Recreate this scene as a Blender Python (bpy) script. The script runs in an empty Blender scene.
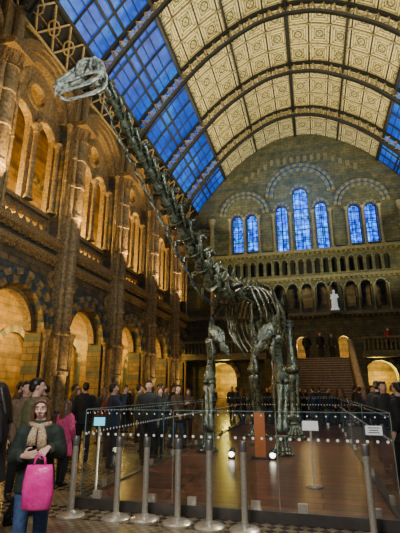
import bpy, math, random
from mathutils import Vector as V, Matrix
random.seed(4)
sc=bpy.context.scene
COL=sc.collection
pi=math.pi
# ---------------------------------------------------------------- materials
def newmat(name):
    m=bpy.data.materials.new(name); m.use_nodes=True
    nt=m.node_tree; nt.nodes.clear()
    out=nt.nodes.new('ShaderNodeOutputMaterial')
    return m,nt,out
def inp(nt,sock,val):
    if isinstance(val,bpy.types.NodeSocket): nt.links.new(val,sock)
    else: sock.default_value=val
def M_(nt,op,a,b=0.0,c=None):
    n=nt.nodes.new('ShaderNodeMath'); n.operation=op
    inp(nt,n.inputs[0],a); inp(nt,n.inputs[1],b)
    if c is not None: inp(nt,n.inputs[2],c)
    return n.outputs[0]
def mix(nt,f,a,b,bt='MIX'):
    n=nt.nodes.new('ShaderNodeMix'); n.data_type='RGBA'; n.blend_type=bt
    inp(nt,n.inputs[0],f); inp(nt,n.inputs[6],a); inp(nt,n.inputs[7],b)
    return n.outputs[2]
def c4(c): return (c[0],c[1],c[2],1)
def noise(nt,scale,vec=None,detail=4,rough=.6):
    n=nt.nodes.new('ShaderNodeTexNoise'); n.inputs['Scale'].default_value=scale
    n.inputs['Detail'].default_value=detail; n.inputs['Roughness'].default_value=rough
    if vec is not None: nt.links.new(vec,n.inputs['Vector'])
    return n.outputs[0]
def ramp(nt,f,stops,interp='LINEAR'):
    n=nt.nodes.new('ShaderNodeValToRGB'); n.color_ramp.interpolation=interp
    e=n.color_ramp.elements
    while len(e)<len(stops): e.new(.5)
    for i,(p,c) in enumerate(stops): e[i].position=p; e[i].color=c4(c)
    nt.links.new(f,n.inputs[0]); return n.outputs[0]
def bsdf(nt,out,col,rough=.6,metal=0,bump=None,bstr=.3,emis=None,estr=0,spec=.5):
    b=nt.nodes.new('ShaderNodeBsdfPrincipled')
    inp(nt,b.inputs['Base Color'],col); inp(nt,b.inputs['Roughness'],rough); b.inputs['Metallic'].default_value=metal
    b.inputs['Specular IOR Level'].default_value=spec
    if emis is not None:
        inp(nt,b.inputs['Emission Color'],emis); inp(nt,b.inputs['Emission Strength'],estr)
    if bump is not None:
        bn=nt.nodes.new('ShaderNodeBump'); bn.inputs['Strength'].default_value=bstr; bn.inputs['Distance'].default_value=.03
        nt.links.new(bump,bn.inputs['Height']); nt.links.new(bn.outputs[0],b.inputs['Normal'])
    nt.links.new(b.outputs[0],out.inputs[0]); return b
def pmat(name,c1,c2=None,rough=.6,metal=0,ns=6,bump=.0,emis=None,estr=0,spec=.5):
    m,nt,out=newmat(name)
    tc=nt.nodes.new('ShaderNodeTexCoord')
    f=noise(nt,ns,tc.outputs['Object'])
    c2=c2 or tuple(x*.7 for x in c1)
    col=ramp(nt,f,[(.35,c2),(.65,c1)])
    bsdf(nt,out,col,rough,metal,f if bump else None,bump,c4(emis) if emis else None,estr,spec)
    return m
def posuv(nt):
    g=nt.nodes.new('ShaderNodeNewGeometry'); s=nt.nodes.new('ShaderNodeSeparateXYZ')
    nt.links.new(g.outputs['Position'],s.inputs[0])
    u=M_(nt,'ADD',s.outputs[0],s.outputs[1]); v=s.outputs[2]
    c=nt.nodes.new('ShaderNodeCombineXYZ'); nt.links.new(u,c.inputs[0]); nt.links.new(v,c.inputs[1])
    return c.outputs[0],u,v,s,g.outputs['Position']
def stone(name,a,b,mort,band,bw=.55,rh=.24,bandp=1.5,bandw=.26,ms=.012):
    m,nt,out=newmat(name)
    vec,u,v,s,pos=posuv(nt)
    br=nt.nodes.new('ShaderNodeTexBrick'); nt.links.new(vec,br.inputs['Vector'])
    br.inputs['Color1'].default_value=c4(a); br.inputs['Color2'].default_value=c4(b); br.inputs['Mortar'].default_value=c4(mort)
    br.inputs['Scale'].default_value=1; br.inputs['Mortar Size'].default_value=ms
    br.inputs['Brick Width'].default_value=bw; br.inputs['Row Height'].default_value=rh
    f=M_(nt,'LESS_THAN',M_(nt,'MODULO',v,bandp),bandw)
    col=mix(nt,M_(nt,'MULTIPLY',f,.7),br.outputs['Color'],c4(band))
    n=noise(nt,2.2,pos,6)
    shade=ramp(nt,n,[(.3,(.4,.44,.44)),(.7,(1.25,1.15,1.0))])
    col=mix(nt,1.0,col,shade,'MULTIPLY')
    bsdf(nt,out,col,.6,0,br.outputs['Fac'],-.5,spec=.4)
    return m
MAT={}
MAT['stone']=stone('terracotta_wall',(.23,.16,.075),(.12,.1,.06),(.035,.03,.022),(.05,.085,.11),bandp=1.1,bandw=.26)
MAT['stoneb']=stone('aisle_terracotta',(.34,.23,.09),(.23,.15,.055),(.1,.07,.03),(.1,.07,.035),bw=.8,rh=.3)
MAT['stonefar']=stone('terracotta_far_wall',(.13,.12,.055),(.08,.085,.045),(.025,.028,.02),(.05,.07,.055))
MAT['buff']=pmat('buff_terracotta',(.36,.24,.1),(.1,.08,.045),.5,ns=9,bump=.6)
MAT['slate']=pmat('blue_grey_terracotta',(.07,.1,.12),(.025,.035,.042),.5,ns=9,bump=.5)
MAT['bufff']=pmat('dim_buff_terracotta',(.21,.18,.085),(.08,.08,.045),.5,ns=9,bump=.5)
MAT['carved']=pmat('carved_terracotta',(.44,.28,.1),(.025,.02,.015),.5,ns=22,bump=1.0)
MAT['iron']=pmat('dark_painted_iron',(.012,.014,.014),(.006,.006,.006),.6,.1,ns=5)
MAT['gold']=pmat('cream_gold_paint',(.5,.4,.19),(.22,.16,.06),.5,.05,ns=14)
MAT['steel']=pmat('brushed_steel',(.85,.8,.64),(.65,.6,.5),.3,.7,ns=30)
MAT['bone']=pmat('dark_bronze_bone',(.13,.15,.095),(.007,.012,.009),.27,.2,ns=12,bump=.9,spec=1.0)
MAT['skull']=pmat('spotlit_pale_bone',(.5,.52,.44),(.05,.06,.055),.38,.05,ns=12,bump=.8,spec=.7)  # spotlit look of the skull put into a paler bone colour
MAT['tooth']=pmat('ivory_teeth',(.55,.52,.42),None,.4)
MAT['orange']=pmat('orange_panel',(.42,.12,.03),(.33,.09,.02),.4,emis=(.8,.2,.03),estr=.05)
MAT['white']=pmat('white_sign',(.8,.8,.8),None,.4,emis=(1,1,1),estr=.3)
MAT['eyew']=pmat('eye_white',(.8,.78,.75),None,.2)
MAT['ink']=pmat('dark_print',(.03,.025,.02),None,.4)
MAT['cyan']=pmat('cyan_screen',(.1,.6,.8),None,.3,emis=(.1,.7,1),estr=1.5)
MAT['black']=pmat('black_plastic',(.02,.02,.022),None,.4)
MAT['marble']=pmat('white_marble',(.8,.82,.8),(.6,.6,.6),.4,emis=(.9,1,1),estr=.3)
MAT['pink']=pmat('pink_plastic_bag',(.95,.05,.38),(.75,.02,.27),.3,ns=7,bump=.6)
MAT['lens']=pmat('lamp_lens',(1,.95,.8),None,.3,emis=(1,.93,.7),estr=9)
MAT['lips']=pmat('lips',(.5,.15,.12),None,.4)
def ceilmat():
    m,nt,out=newmat('painted_ceiling_panels')
    uv=nt.nodes.new('ShaderNodeUVMap'); s=nt.nodes.new('ShaderNodeSeparateXYZ'); nt.links.new(uv.outputs[0],s.inputs[0])
    def cell(x,size,off):
        t=M_(nt,'DIVIDE',M_(nt,'ADD',x,off),size); fr=M_(nt,'FRACT',t)
        return M_(nt,'MULTIPLY',M_(nt,'ABSOLUTE',M_(nt,'SUBTRACT',fr,.5)),2)
    fu=cell(s.outputs[0],1.28,50*1.28); fv=cell(s.outputs[1],4.6/3,46-14+.0)
    m1=M_(nt,'MAXIMUM',fu,fv)
    base=ramp(nt,m1,[(0,(.58,.5,.24)),(.46,(.05,.05,.02)),(.53,(.68,.58,.29)),(.68,(.03,.032,.015)),(.73,(.5,.42,.18)),(.84,(.76,.66,.38)),(.91,(.02,.018,.01))],'CONSTANT')
    d=M_(nt,'SQRT',M_(nt,'ADD',M_(nt,'MULTIPLY',fu,fu),M_(nt,'MULTIPLY',fv,fv)))
    ring=M_(nt,'LESS_THAN',M_(nt,'ABSOLUTE',M_(nt,'SUBTRACT',d,.33)),.06)
    base=mix(nt,ring,base,c4((.08,.07,.022)))
    rays=M_(nt,'LESS_THAN',M_(nt,'ABSOLUTE',M_(nt,'SUBTRACT',fu,fv)),.07)
    base=mix(nt,M_(nt,'MULTIPLY',rays,.7),base,c4((.12,.1,.03)))
    vo=nt.nodes.new('ShaderNodeTexVoronoi'); vo.inputs['Scale'].default_value=5; nt.links.new(uv.outputs[0],vo.inputs['Vector'])
    foliage=ramp(nt,vo.outputs['Distance'],[(.12,(.26,.34,.2)),(.42,(1.1,1.08,1.02))])
    base=mix(nt,.9,base,foliage,'MULTIPLY')
    bsdf(nt,out,base,.5,0,m1,.1)
    return m
MAT['ceil']=ceilmat()
def skymat():
    m,nt,out=newmat('dusk_glow_skylight_glass')  # panes emit the glow themselves, in place of dusk sky behind them
    vec,u,v,s,pos=posuv(nt)
    n=noise(nt,.35,pos,2)
    n2=noise(nt,3,pos,3)
    col=ramp(nt,n,[(.3,(.0,.025,.34)),(.5,(.0,.09,.75)),(.7,(.02,.3,1))])
    st=M_(nt,'ADD',M_(nt,'MULTIPLY',n2,1.4),.15)
    bsdf(nt,out,c4((.005,.02,.06)),.3,0,None,0,col,st)
    return m
MAT['sky']=skymat()
def stained():
    m,nt,out=newmat('glowing_blue_stained_glass')  # backlight put into the glass as blue emission
    vec,u,v,s,pos=posuv(nt)
    br=nt.nodes.new('ShaderNodeTexBrick'); nt.links.new(vec,br.inputs['Vector'])
    br.offset=0
    br.inputs['Scale'].default_value=1; br.inputs['Mortar Size'].default_value=.025
    br.inputs['Brick Width'].default_value=.3; br.inputs['Row Height'].default_value=.36
    br.inputs['Color1'].default_value=c4((.0,.05,.95)); br.inputs['Color2'].default_value=c4((.02,.28,1)); br.inputs['Mortar'].default_value=c4((.0,.006,.09))
    n=noise(nt,3,pos,2)
    bsdf(nt,out,c4((.0,.01,.05)),.2,0,None,0,br.outputs['Color'],M_(nt,'POWER',M_(nt,'MULTIPLY',n,2.7),3.0))
    return m
MAT['stained']=stained()
def glassmat():
    m,nt,out=newmat('clear_barrier_glass_with_dots')
    t=nt.nodes.new('ShaderNodeBsdfTransparent'); t.inputs[0].default_value=(.9,.95,.93,1)
    g=nt.nodes.new('ShaderNodeBsdfGlossy'); g.inputs['Roughness'].default_value=.03
    lw=nt.nodes.new('ShaderNodeLayerWeight'); lw.inputs[0].default_value=.25
    f=M_(nt,'ADD',M_(nt,'MULTIPLY',lw.outputs['Fresnel'],.6),.06)
    mx=nt.nodes.new('ShaderNodeMixShader'); nt.links.new(f,mx.inputs[0]); nt.links.new(t.outputs[0],mx.inputs[1]); nt.links.new(g.outputs[0],mx.inputs[2])
    tc=nt.nodes.new('ShaderNodeTexCoord'); s=nt.nodes.new('ShaderNodeSeparateXYZ'); nt.links.new(tc.outputs['Object'],s.inputs[0])
    fx=M_(nt,'SUBTRACT',M_(nt,'FRACT',M_(nt,'DIVIDE',s.outputs[0],.12)),.5); fx=M_(nt,'MULTIPLY',fx,.12)
    tot=None
    for z,r in ((.98,.018),(1.27,.010)):
        dz=M_(nt,'SUBTRACT',s.outputs[2],z)
        d=M_(nt,'SQRT',M_(nt,'ADD',M_(nt,'MULTIPLY',fx,fx),M_(nt,'MULTIPLY',dz,dz)))
        k=M_(nt,'LESS_THAN',d,r); tot=k if tot is None else M_(nt,'MAXIMUM',tot,k)
    w=nt.nodes.new('ShaderNodeBsdfPrincipled'); w.inputs['Base Color'].default_value=(.85,.85,.8,1)
    w.inputs['Emission Color'].default_value=(1,1,.9,1); w.inputs['Emission Strength'].default_value=.25
    m2=nt.nodes.new('ShaderNodeMixShader'); nt.links.new(tot,m2.inputs[0]); nt.links.new(mx.outputs[0],m2.inputs[1]); nt.links.new(w.outputs[0],m2.inputs[2])
    nt.links.new(m2.outputs[0],out.inputs[0]); return m
MAT['glass']=glassmat()
MAT['edge']=pmat('green_glass_edge',(.25,.35,.32),None,.2,emis=(.5,.7,.6),estr=.03)
def floormat():
    m,nt,out=newmat('mosaic_hall_floor')
    g=nt.nodes.new('ShaderNodeNewGeometry'); s=nt.nodes.new('ShaderNodeSeparateXYZ'); nt.links.new(g.outputs['Position'],s.inputs[0])
    ch=nt.nodes.new('ShaderNodeTexChecker'); nt.links.new(g.outputs['Position'],ch.inputs[0]); ch.inputs['Scale'].default_value=14
    ch.inputs[1].default_value=c4((.42,.34,.2)); ch.inputs[2].default_value=c4((.28,.22,.13))
    mp=nt.nodes.new('ShaderNodeMapping'); mp.inputs['Rotation'].default_value=(0,0,pi/4); nt.links.new(g.outputs['Position'],mp.inputs[0])
    ch2=nt.nodes.new('ShaderNodeTexChecker'); nt.links.new(mp.outputs[0],ch2.inputs[0]); ch2.inputs['Scale'].default_value=9
    ch2.inputs[1].default_value=c4((.08,.065,.045)); ch2.inputs[2].default_value=c4((.36,.29,.17))
    f=M_(nt,'LESS_THAN',M_(nt,'FRACT',M_(nt,'DIVIDE',s.outputs[1],1.35)),.42)
    col=mix(nt,f,ch.outputs[0],ch2.outputs[0])
    n=noise(nt,3,g.outputs['Position'],4)
    bsdf(nt,out,mix(nt,1.0,col,ramp(nt,n,[(.3,(.5,.48,.45)),(.7,(1,1,1))]),'MULTIPLY'),.22,0,None)
    return m
MAT['floor']=floormat()
def woodmat():
    m,nt,out=newmat('glossy_brown_boards')
    g=nt.nodes.new('ShaderNodeNewGeometry')
    br=nt.nodes.new('ShaderNodeTexBrick'); nt.links.new(g.outputs['Position'],br.inputs['Vector'])
    br.inputs['Scale'].default_value=1; br.inputs['Brick Width'].default_value=2.2; br.inputs['Row Height'].default_value=.3; br.inputs['Mortar Size'].default_value=.018
    br.inputs['Color1'].default_value=c4((.2,.08,.045)); br.inputs['Color2'].default_value=c4((.09,.052,.042)); br.inputs['Mortar'].default_value=c4((.01,.008,.007))
    n=noise(nt,4,g.outputs['Position'],4)
    bsdf(nt,out,mix(nt,1.0,br.outputs[0],ramp(nt,n,[(.3,(.6,.6,.6)),(.7,(1.3,1.2,1.1))]),'MULTIPLY'),.28,0,None,spec=.4)
    return m
MAT['wood']=woodmat()
MAT['plinth']=pmat('dark_grey_plinth',(.09,.075,.065),None,.35)
# ---------------------------------------------------------------- mesh builder
class MB:
    def __init__(s): s.v=[];s.f=[];s.m=[];s.xf=None
    def add(s,vs,fs,mi=0):
        o=len(s.v)
        for p in vs:
            p=V(p)
            if s.xf: p=s.xf(p)
            s.v.append(tuple(p))
        for f in fs: s.f.append(tuple(i+o for i in f)); s.m.append(mi)
    def box(s,a,b,mi=0):
        (x0,y0,z0),(x1,y1,z1)=a,b
        vs=[(x0,y0,z0),(x1,y0,z0),(x1,y1,z0),(x0,y1,z0),(x0,y0,z1),(x1,y0,z1),(x1,y1,z1),(x0,y1,z1)]
        s.add(vs,[(0,3,2,1),(4,5,6,7),(0,1,5,4),(1,2,6,5),(2,3,7,6),(3,0,4,7)],mi)
    def tube(s,pts,rad,n=8,ref=(0,0,1),mi=0):
        pts=[V(p) for p in pts]; vs=[];N=len(pts)
        if not isinstance(rad,(list,)): rad=[rad]*N
        ref=V(ref)
        for i,p in enumerate(pts):
            t=(pts[min(i+1,N-1)]-pts[max(i-1,0)])
            t=t.normalized() if t.length>1e-9 else V((0,0,1))
            r=ref if abs(t.dot(ref.normalized()))<.97 else (V((0,1,0)) if abs(t.y)<.9 else V((1,0,0)))
            sd=t.cross(r).normalized(); up=sd.cross(t).normalized()
            ra=rad[i]; a,b=(ra if isinstance(ra,(tuple,)) else (ra,ra))
            for k in range(n):
                an=2*pi*k/n; vs.append(p+sd*(a*math.cos(an))+up*(b*math.sin(an)))
        fs=[]
        for i in range(N-1):
            for k in range(n):
                k2=(k+1)%n; fs.append((i*n+k,i*n+k2,(i+1)*n+k2,(i+1)*n+k))
        fs.append(tuple(range(n-1,-1,-1))); fs.append(tuple((N-1)*n+k for k in range(n)))
        s.add(vs,fs,mi)
    def ell(s,c,r,n=12,m=8,R=None,mi=0):
        c=V(c); vs=[]; fs=[]
        if not isinstance(r,(tuple,list)): r=(r,r,r)
        vs.append(V((0,0,r[2])))
        for j in range(1,m):
            ph=pi*j/m
            for k in range(n):
                th=2*pi*k/n; vs.append(V((r[0]*math.sin(ph)*math.cos(th),r[1]*math.sin(ph)*math.sin(th),r[2]*math.cos(ph))))
        vs.append(V((0,0,-r[2])))
        if R: vs=[R@p for p in vs]
        vs=[p+c for p in vs]
        for k in range(n): fs.append((0,1+k,1+(k+1)%n))
        for j in range(m-2):
            for k in range(n):
                a=1+j*n; b=a+n; fs.append((a+k,b+k,b+(k+1)%n,a+(k+1)%n))
        l=len(vs)-1; a=1+(m-2)*n
        for k in range(n): fs.append((l,a+(k+1)%n,a+k))
        s.add(vs,fs,mi)
    def lathe(s,c,prof,n=16,mi=0):
        s.tube([V(c)+V((0,0,z)) for r,z in prof],[max(r,.001) for r,z in prof],n,(1,0,0),mi)
    def mesh(s,name,mats,smooth=True):
        me=bpy.data.meshes.new(name); me.from_pydata(s.v,[],s.f)
        for m in (mats if isinstance(mats,list) else [mats]): me.materials.append(m)
        me.polygons.foreach_set('material_index',s.m)
        me.polygons.foreach_set('use_smooth',[smooth]*len(s.f)); me.update()
        return me
def OB(name,me,parent=None,loc=(0,0,0),kind=None,cat=None,label=None,group=None,rotz=0):
    o=bpy.data.objects.new(name,me); COL.objects.link(o); o.location=loc; o.rotation_euler=(0,0,rotz)
    if parent: o.parent=parent
    if kind: o['kind']=kind
    if cat: o['category']=cat
    if label: o['label']=label
    if group: o['group']=group
    return o
def autosmooth(me,ang=40):
    try: me.set_sharp_from_angle(angle=math.radians(ang))
    except Exception: pass
    return me
cnt={'trim':0,'window':0,'door':0}
def nm(k): cnt[k]+=1; return f"{k}_{cnt[k]}"
def cr(pts,n):
    pts=[V(p) for p in pts]; P=[pts[0]*2-pts[1]]+pts+[pts[-1]*2-pts[-2]]; out=[]
    S=len(pts)-1
    for i in range(n+1):
        t=i/n*S; k=min(int(t),S-1); t-=k
        a,b,c,d=P[k],P[k+1],P[k+2],P[k+3]
        out.append(.5*((2*b)+(c-a)*t+(2*a-5*b+4*c-d)*t*t+(3*b-a-3*c+d)*t**3))
    return out
def plate(polys,thick,mat,xf,name):
    cu=bpy.data.curves.new('tmp','CURVE'); cu.dimensions='2D'; cu.fill_mode='BOTH'; cu.extrude=thick/2
    for poly in polys:
        sp=cu.splines.new('POLY'); sp.points.add(len(poly)-1)
        for i,(a,b) in enumerate(poly): sp.points[i].co=(a,b,0,1)
        sp.use_cyclic_u=True
    ob=bpy.data.objects.new('tmp',cu); COL.objects.link(ob); bpy.context.view_layer.update()
    dg=bpy.context.evaluated_depsgraph_get()
    me=bpy.data.meshes.new_from_object(ob.evaluated_get(dg)); bpy.data.objects.remove(ob)
    me.name=name
    for v in me.vertices: v.co=xf(v.co)
    me.materials.clear(); me.materials.append(mat)
    for p in me.polygons: p.material_index=0; p.use_smooth=False
    me.update()
    return me
def remesh(b,vox,mats,sm=2,name='m'):
    me=b.mesh(name,mats); ob=bpy.data.objects.new('tmp',me); COL.objects.link(ob)
    r=ob.modifiers.new('r','REMESH'); r.mode='VOXEL'; r.voxel_size=vox; r.use_smooth_shade=True
    if sm: s=ob.modifiers.new('s','SMOOTH'); s.iterations=sm; s.factor=.5
    bpy.context.view_layer.update(); dg=bpy.context.evaluated_depsgraph_get()
    m2=bpy.data.meshes.new_from_object(ob.evaluated_get(dg)); bpy.data.objects.remove(ob)
    m2.name=name; m2.materials.clear(); m2.materials.append(mats)
    for p in m2.polygons: p.material_index=0; p.use_smooth=True
    return m2
def arch(cx,hw,z0,zs,n=14):
    p=[(cx-hw,z0),(cx+hw,z0)]
    for i in range(n+1):
        a=pi*i/n; p.append((cx+hw*math.cos(a),zs+hw*math.sin(a)))
    return p
def circ(cx,cz,r,n=16): return [(cx+r*math.cos(2*pi*i/n),cz+r*math.sin(2*pi*i/n)) for i in range(n)]
def ring(mb,cx,zc,r0,r1,c0,c1,n=17):
    for i in range(n):
        a0=pi*i/n; a1=pi*(i+1)/n; vs=[]
        for a in (a0,a1):
            for r in (r0,r1):
                for c in (c0,c1): vs.append((cx+r*math.cos(a),zc+r*math.sin(a),c))
        mb.add(vs,[(0,1,3,2),(4,6,7,5),(0,4,5,1),(2,3,7,6),(1,5,7,3),(0,2,6,4)],i%2)
# ---------------------------------------------------------------- setting
W=9.6; FY=31.5; SP=4.6
colY=[.2,4.8,9.4,14.0,18.6,23.2,27.8]
b=MB(); b.box((-14,-6,-.3),(10.3,36,0)); OB('floor',b.mesh('floor',MAT['floor'],False),kind='structure')
XL=lambda p:V((-W-.35+p[2],p[0],p[1]))
bays=[(y+SP/2) for y in colY[:-1]]+[29.65]
hws=[1.75]*6+[1.35]
polys=[[(-2,-.2),(FY,-.2),(FY,15.7),(-2,15.7)]]
for y,hw in zip(bays,hws):
    polys.append(arch(y,hw-.3,0.001,3.7)); polys.append(arch(y,hw,7.3,12.7,20))
OB('wall_left',plate(polys,.7,MAT['stone'],XL,'wall_left'),kind='structure')
b=MB(); b.box((-13.8,-2,0),(-13.4,FY+3,15.7)); OB('wall_aisle',b.mesh('w',MAT['stoneb'],False),kind='structure')
b=MB(); b.box((-13.4,-2,6.6),(-W-.7,FY,7.0)); OB('floor_gallery',b.mesh('w',MAT['buff'],False),kind='structure')
b=MB(); b.box((-13.8,-2,15.7),(-W-.02,FY+3,16)); OB('ceiling_aisle',b.mesh('w',MAT['buff'],False),kind='structure')
b=MB(); b.box((W,-2,0),(W+.5,FY,15.7)); OB('wall_right',b.mesh('w',MAT['stone'],False),kind='structure')
for y,hw in zip(bays,hws):
    b=MB(); b.xf=lambda p:V((-13.38+p[2],p[0],p[1]))
    ring(b,y,3.2,1.0,1.3,0,.12,13); ring(b,y,11.2,.9,1.15,0,.12,13)
    b.box((y-1.3,0,0),(y-1.0,3.2,.12),1); b.box((y+1.0,0,0),(y+1.3,3.2,.12),1)
    OB(nm('trim'),b.mesh('t',[MAT['buff'],MAT['slate']],False),kind='structure')
XLf=lambda p:V((-W+p[2],p[0],p[1]))
for y,hw in zip(bays,hws):
    b=MB(); b.xf=XLf
    ring(b,y,3.7,hw-.3,hw-.02,-.1,.1,15); ring(b,y,3.7,hw-.02,hw+.2,0,.2,19)
    OB(nm('trim'),b.mesh('t',[MAT['buff'],MAT['slate']],False),kind='structure')
    b=MB(); b.xf=XLf; ring(b,y,3.7,hw-.5,hw-.32,-.62,-.3,15)
    OB(nm('trim'),b.mesh('t',[MAT['carved'],MAT['buff']],False),kind='structure')
    b=MB(); b.xf=XLf
    ring(b,y,12.7,hw-.22,hw,-.5,-.05,17); ring(b,y,12.7,hw,hw+.22,-.02,.12,21); ring(b,y,12.7,hw+.22,hw+.42,0,.22,25)
    OB(nm('trim'),b.mesh('t',[MAT['buff'],MAT['carved']],False),kind='structure')
    h=hw-.22; q=h/2
    ps=[arch(y,hw+.02,7.25,12.7,20),arch(y-q,q-.12,8.35,11.5),arch(y+q,q-.12,8.35,11.5),circ(y,13.0,.48)]
    k=-h+.3
    while k<h-.1:
        ps.append(circ(y+k,7.85,.17,10)); k+=.42
    XT=lambda p:V((-W-.5+p[2],p[0],p[1]))
    OB(nm('trim'),plate(ps,.24,MAT['buff'],XT,'t'),kind='structure')
    b=MB(); b.xf=lambda p:V((-W-.38+p[2],p[0],p[1]))
    for s in (-1,1): ring(b,y+s*q,11.5,q-.12,q+.02,0,.1,11)
    b.box((y-h,8.2,0),(y+h,8.36,.16)); b.box((y-h,7.25,0),(y+h,7.45,.2))
    for i in range(14):
        a=2*pi*i/14; a2=2*pi*(i+1)/14
        vs=[(y+r*math.cos(x),13.0+r*math.sin(x),c) for x in (a,a2) for r in (.46,.6) for c in (0,.1)]
        b.add(vs,[(0,1,3,2),(4,6,7,5),(0,4,5,1),(2,3,7,6),(1,5,7,3)],i%2)
    OB(nm('trim'),b.mesh('t',[MAT['buff'],MAT['carved']],False),kind='structure')
    for sgn in (-1,1):
        yy=y+sgn*(hw+.05)
        if yy>FY-.4: continue
        b=MB(); b.xf=XLf
        for i in range(12):
            a=2*pi*i/12; a2=2*pi*(i+1)/12
            vs=[(yy+r*math.cos(x),5.75+r*math.sin(x),c) for x in (a,a2) for r in (.2,.34) for c in (0,.1)]
            b.add(vs,[(0,1,3,2),(4,6,7,5),(0,4,5,1),(2,3,7,6),(1,5,7,3)],i%2)
        OB(nm('trim'),b.mesh('t',[MAT['buff'],MAT['carved']],False),kind='structure')
def colonnette(r,z0,z1,matk='buff'):
    b=MB(); H=z1-z0
    b.lathe((0,0,0),[(r*1.9,0),(r*1.9,.06),(r*1.5,.08),(r*1.6,.14),(r*1.05,.2),(r,.25),(r,H*.5-.05),(r*1.3,H*.5-.03),(r*1.3,H*.5+.03),(r,H*.5+.05),(r,H-.36),(r*1.3,H-.34),(r*1.1,H-.3),(r*1.5,H-.16),(r*2.0,H-.1),(r*2.1,H)],12)
    return autosmooth(b.mesh('colonnette',MAT[matk]))
cm=colonnette(.1,8.36,11.55); cj=colonnette(.068,7.3,12.6); cg=colonnette(.09,0,3.75)
for y,hw in zip(bays,hws):
    h=hw-.22
    for dy in (-h+.1,0,h-.1):
        OB('colonnette',cm,loc=(-W-.15,y+dy,8.38),cat='column',label='slender terracotta colonnette carrying the gallery arches',group='gallery colonnettes')
    for sg in (-1,1):
        OB('colonnette',cj,loc=(-W+.2,y+sg*(hw-.16),7.3),cat='column',label='tall terracotta jamb shaft beside a gallery opening',group='gallery jamb shafts')
        OB('colonnette',cg,loc=(-W+.22,y+sg*(hw-.27),0),cat='column',label='terracotta jamb shaft beside a ground floor arch',group='ground arch jamb shafts')
for z,hh,d in ((6.45,.2,.18),(7.0,.26,.32),(15.45,.3,.45)):
    b=MB(); b.box((-W,-2,z),(-W+d,FY,z+hh))
    y=-2
    while y<FY-.3:
        b.box((-W,y,z-.16),(-W+d*.75,y+.14,z),0); y+=.34
    OB(nm('trim'),b.mesh('t',MAT['carved'],False),kind='structure')
b=MB(); y=-2
b.box((-W-.0,-2,14.75),(-W+.14,FY,14.87)); b.box((-W,-2,15.2),(-W+.14,FY,15.3))
while y<FY-.5:
    for z0,z1 in ((14.87,15.2),(15.2,14.87)):
        b.tube([(-W+.08,y,z0),(-W+.08,y+.36,z1)],.035,4)
    y+=.36
OB(nm('trim'),b.mesh('t',MAT['gold'],False),kind='structure')
def colparts():
    sb=MB(); sb.box((-.3,-.45,0),(.0,.45,14.7))
    SH=((.12,0,.22),(.02,-.32,.12),(.02,.32,.12))
    for (x,y,r) in SH:
        pr=[(r,.85)]
        for z in (2.2,3.7,5.4,7.1,8.5,9.9,11.2): pr+=[(r,z-.1),(r*1.25,z-.07),(r*1.25,z+.07),(r,z+.1)]
        pr+=[(r,12.1)]; sb.lathe((x,y,0),pr,14)
    sb.lathe((.12,0,0),[(.16,12.9),(.16,14.75)],10)
    bb=MB(); bb.box((-.3,-.52,0),(.55,.52,.45))
    for (x,y,r) in SH:
        bb.lathe((x,y,.45),[(r*1.6,0),(r*1.6,.1),(r*1.3,.16),(r*1.45,.26),(r*1.05,.34),(r*1.02,.42)],14)
    cb=MB()
    for (x,y,r) in SH:
        cb.lathe((x,y,12.1),[(r*1.2,0),(r*1.2,.06),(r*1.05,.1),(r*1.2,.3),(r*1.5,.5),(r*1.65,.6)],14)
        for k in range(8):
            a=2*pi*k/8
            p=V((x,y,12.2)); d=V((math.cos(a),math.sin(a),0))
            cb.tube([p+d*r*1.05,p+d*r*1.3+V((0,0,.22)),p+d*r*1.55+V((0,0,.38)),p+d*r*1.6+V((0,0,.3))],[.05,.045,.03,.015],5)
    cb.box((-.3,-.53,12.68),(.58,.53,12.92))
    return autosmooth(sb.mesh('shaft',MAT['buff'])),autosmooth(bb.mesh('base',MAT['slate'])),autosmooth(cb.mesh('capital',MAT['carved']))
cs,cb_,cc=colparts()
for y in colY[1:]:
    e=OB('column',None,loc=(-W+.3,y,0),cat='column',label='tall clustered terracotta wall column with carved capital',group='wall columns of the hall')
    OB('shaft',cs,e); OB('base',cb_,e); OB('capital',cc,e)
# ---- ceiling
half=[(9.5,14.9),(8.6,16.4),(7.5,17.8),(6.3,19.2),(5,20.45),(3.3,21.6),(1.7,22.35),(0,22.6)]
hp=cr([(x,0,z) for x,z in half],48)
prof=[V((-p.x,0,p.z)) for p in hp]+[V((p.x,0,p.z)) for p in reversed(hp[:-1])]
arc=[0]
for i in range(1,len(prof)): arc.append(arc[-1]+(prof[i]-prof[i-1]).length)
mid=arc[len(arc)//2]; arc=[a-mid for a in arc]
nrm=[]
for i in range(len(prof)):
    t=(prof[min(i+1,len(prof)-1)]-prof[max(i-1,0)]).normalized(); nrm.append(V((t.z,0,-t.x)))
def strip(idx,ys,name,mat,off=0,uv=False):
    vs=[];fs=[];us=[]
    for i in idx:
        for y in ys:
            p=prof[i]+nrm[i]*off; vs.append((p.x,y,p.z)); us.append((arc[i],y))
    n=len(ys)
    for a in range(len(idx)-1):
        for k in range(n-1): fs.append((a*n+k,a*n+k+1,(a+1)*n+k+1,(a+1)*n+k))
    me=bpy.data.meshes.new(name); me.from_pydata(vs,[],fs); me.materials.append(mat)
    if uv:
        l=me.uv_layers.new(name='UVMap')
        for p in me.polygons:
            for li in p.loop_indices: l.data[li].uv=us[me.loops[li].vertex_index]
    me.update(); return me
ci=[i for i,p in enumerate(prof) if abs(p.x)<=6.25]
OB('ceiling',strip(ci,[-.2,14,FY],'ceiling',MAT['ceil'],0,True),kind='structure')
gi=[i for i,p in enumerate(prof) if p.x<=-6.2 and p.x>=-8.75]
gr=[i for i,p in enumerate(prof) if p.x>=6.2 and p.x<=8.75]
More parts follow.
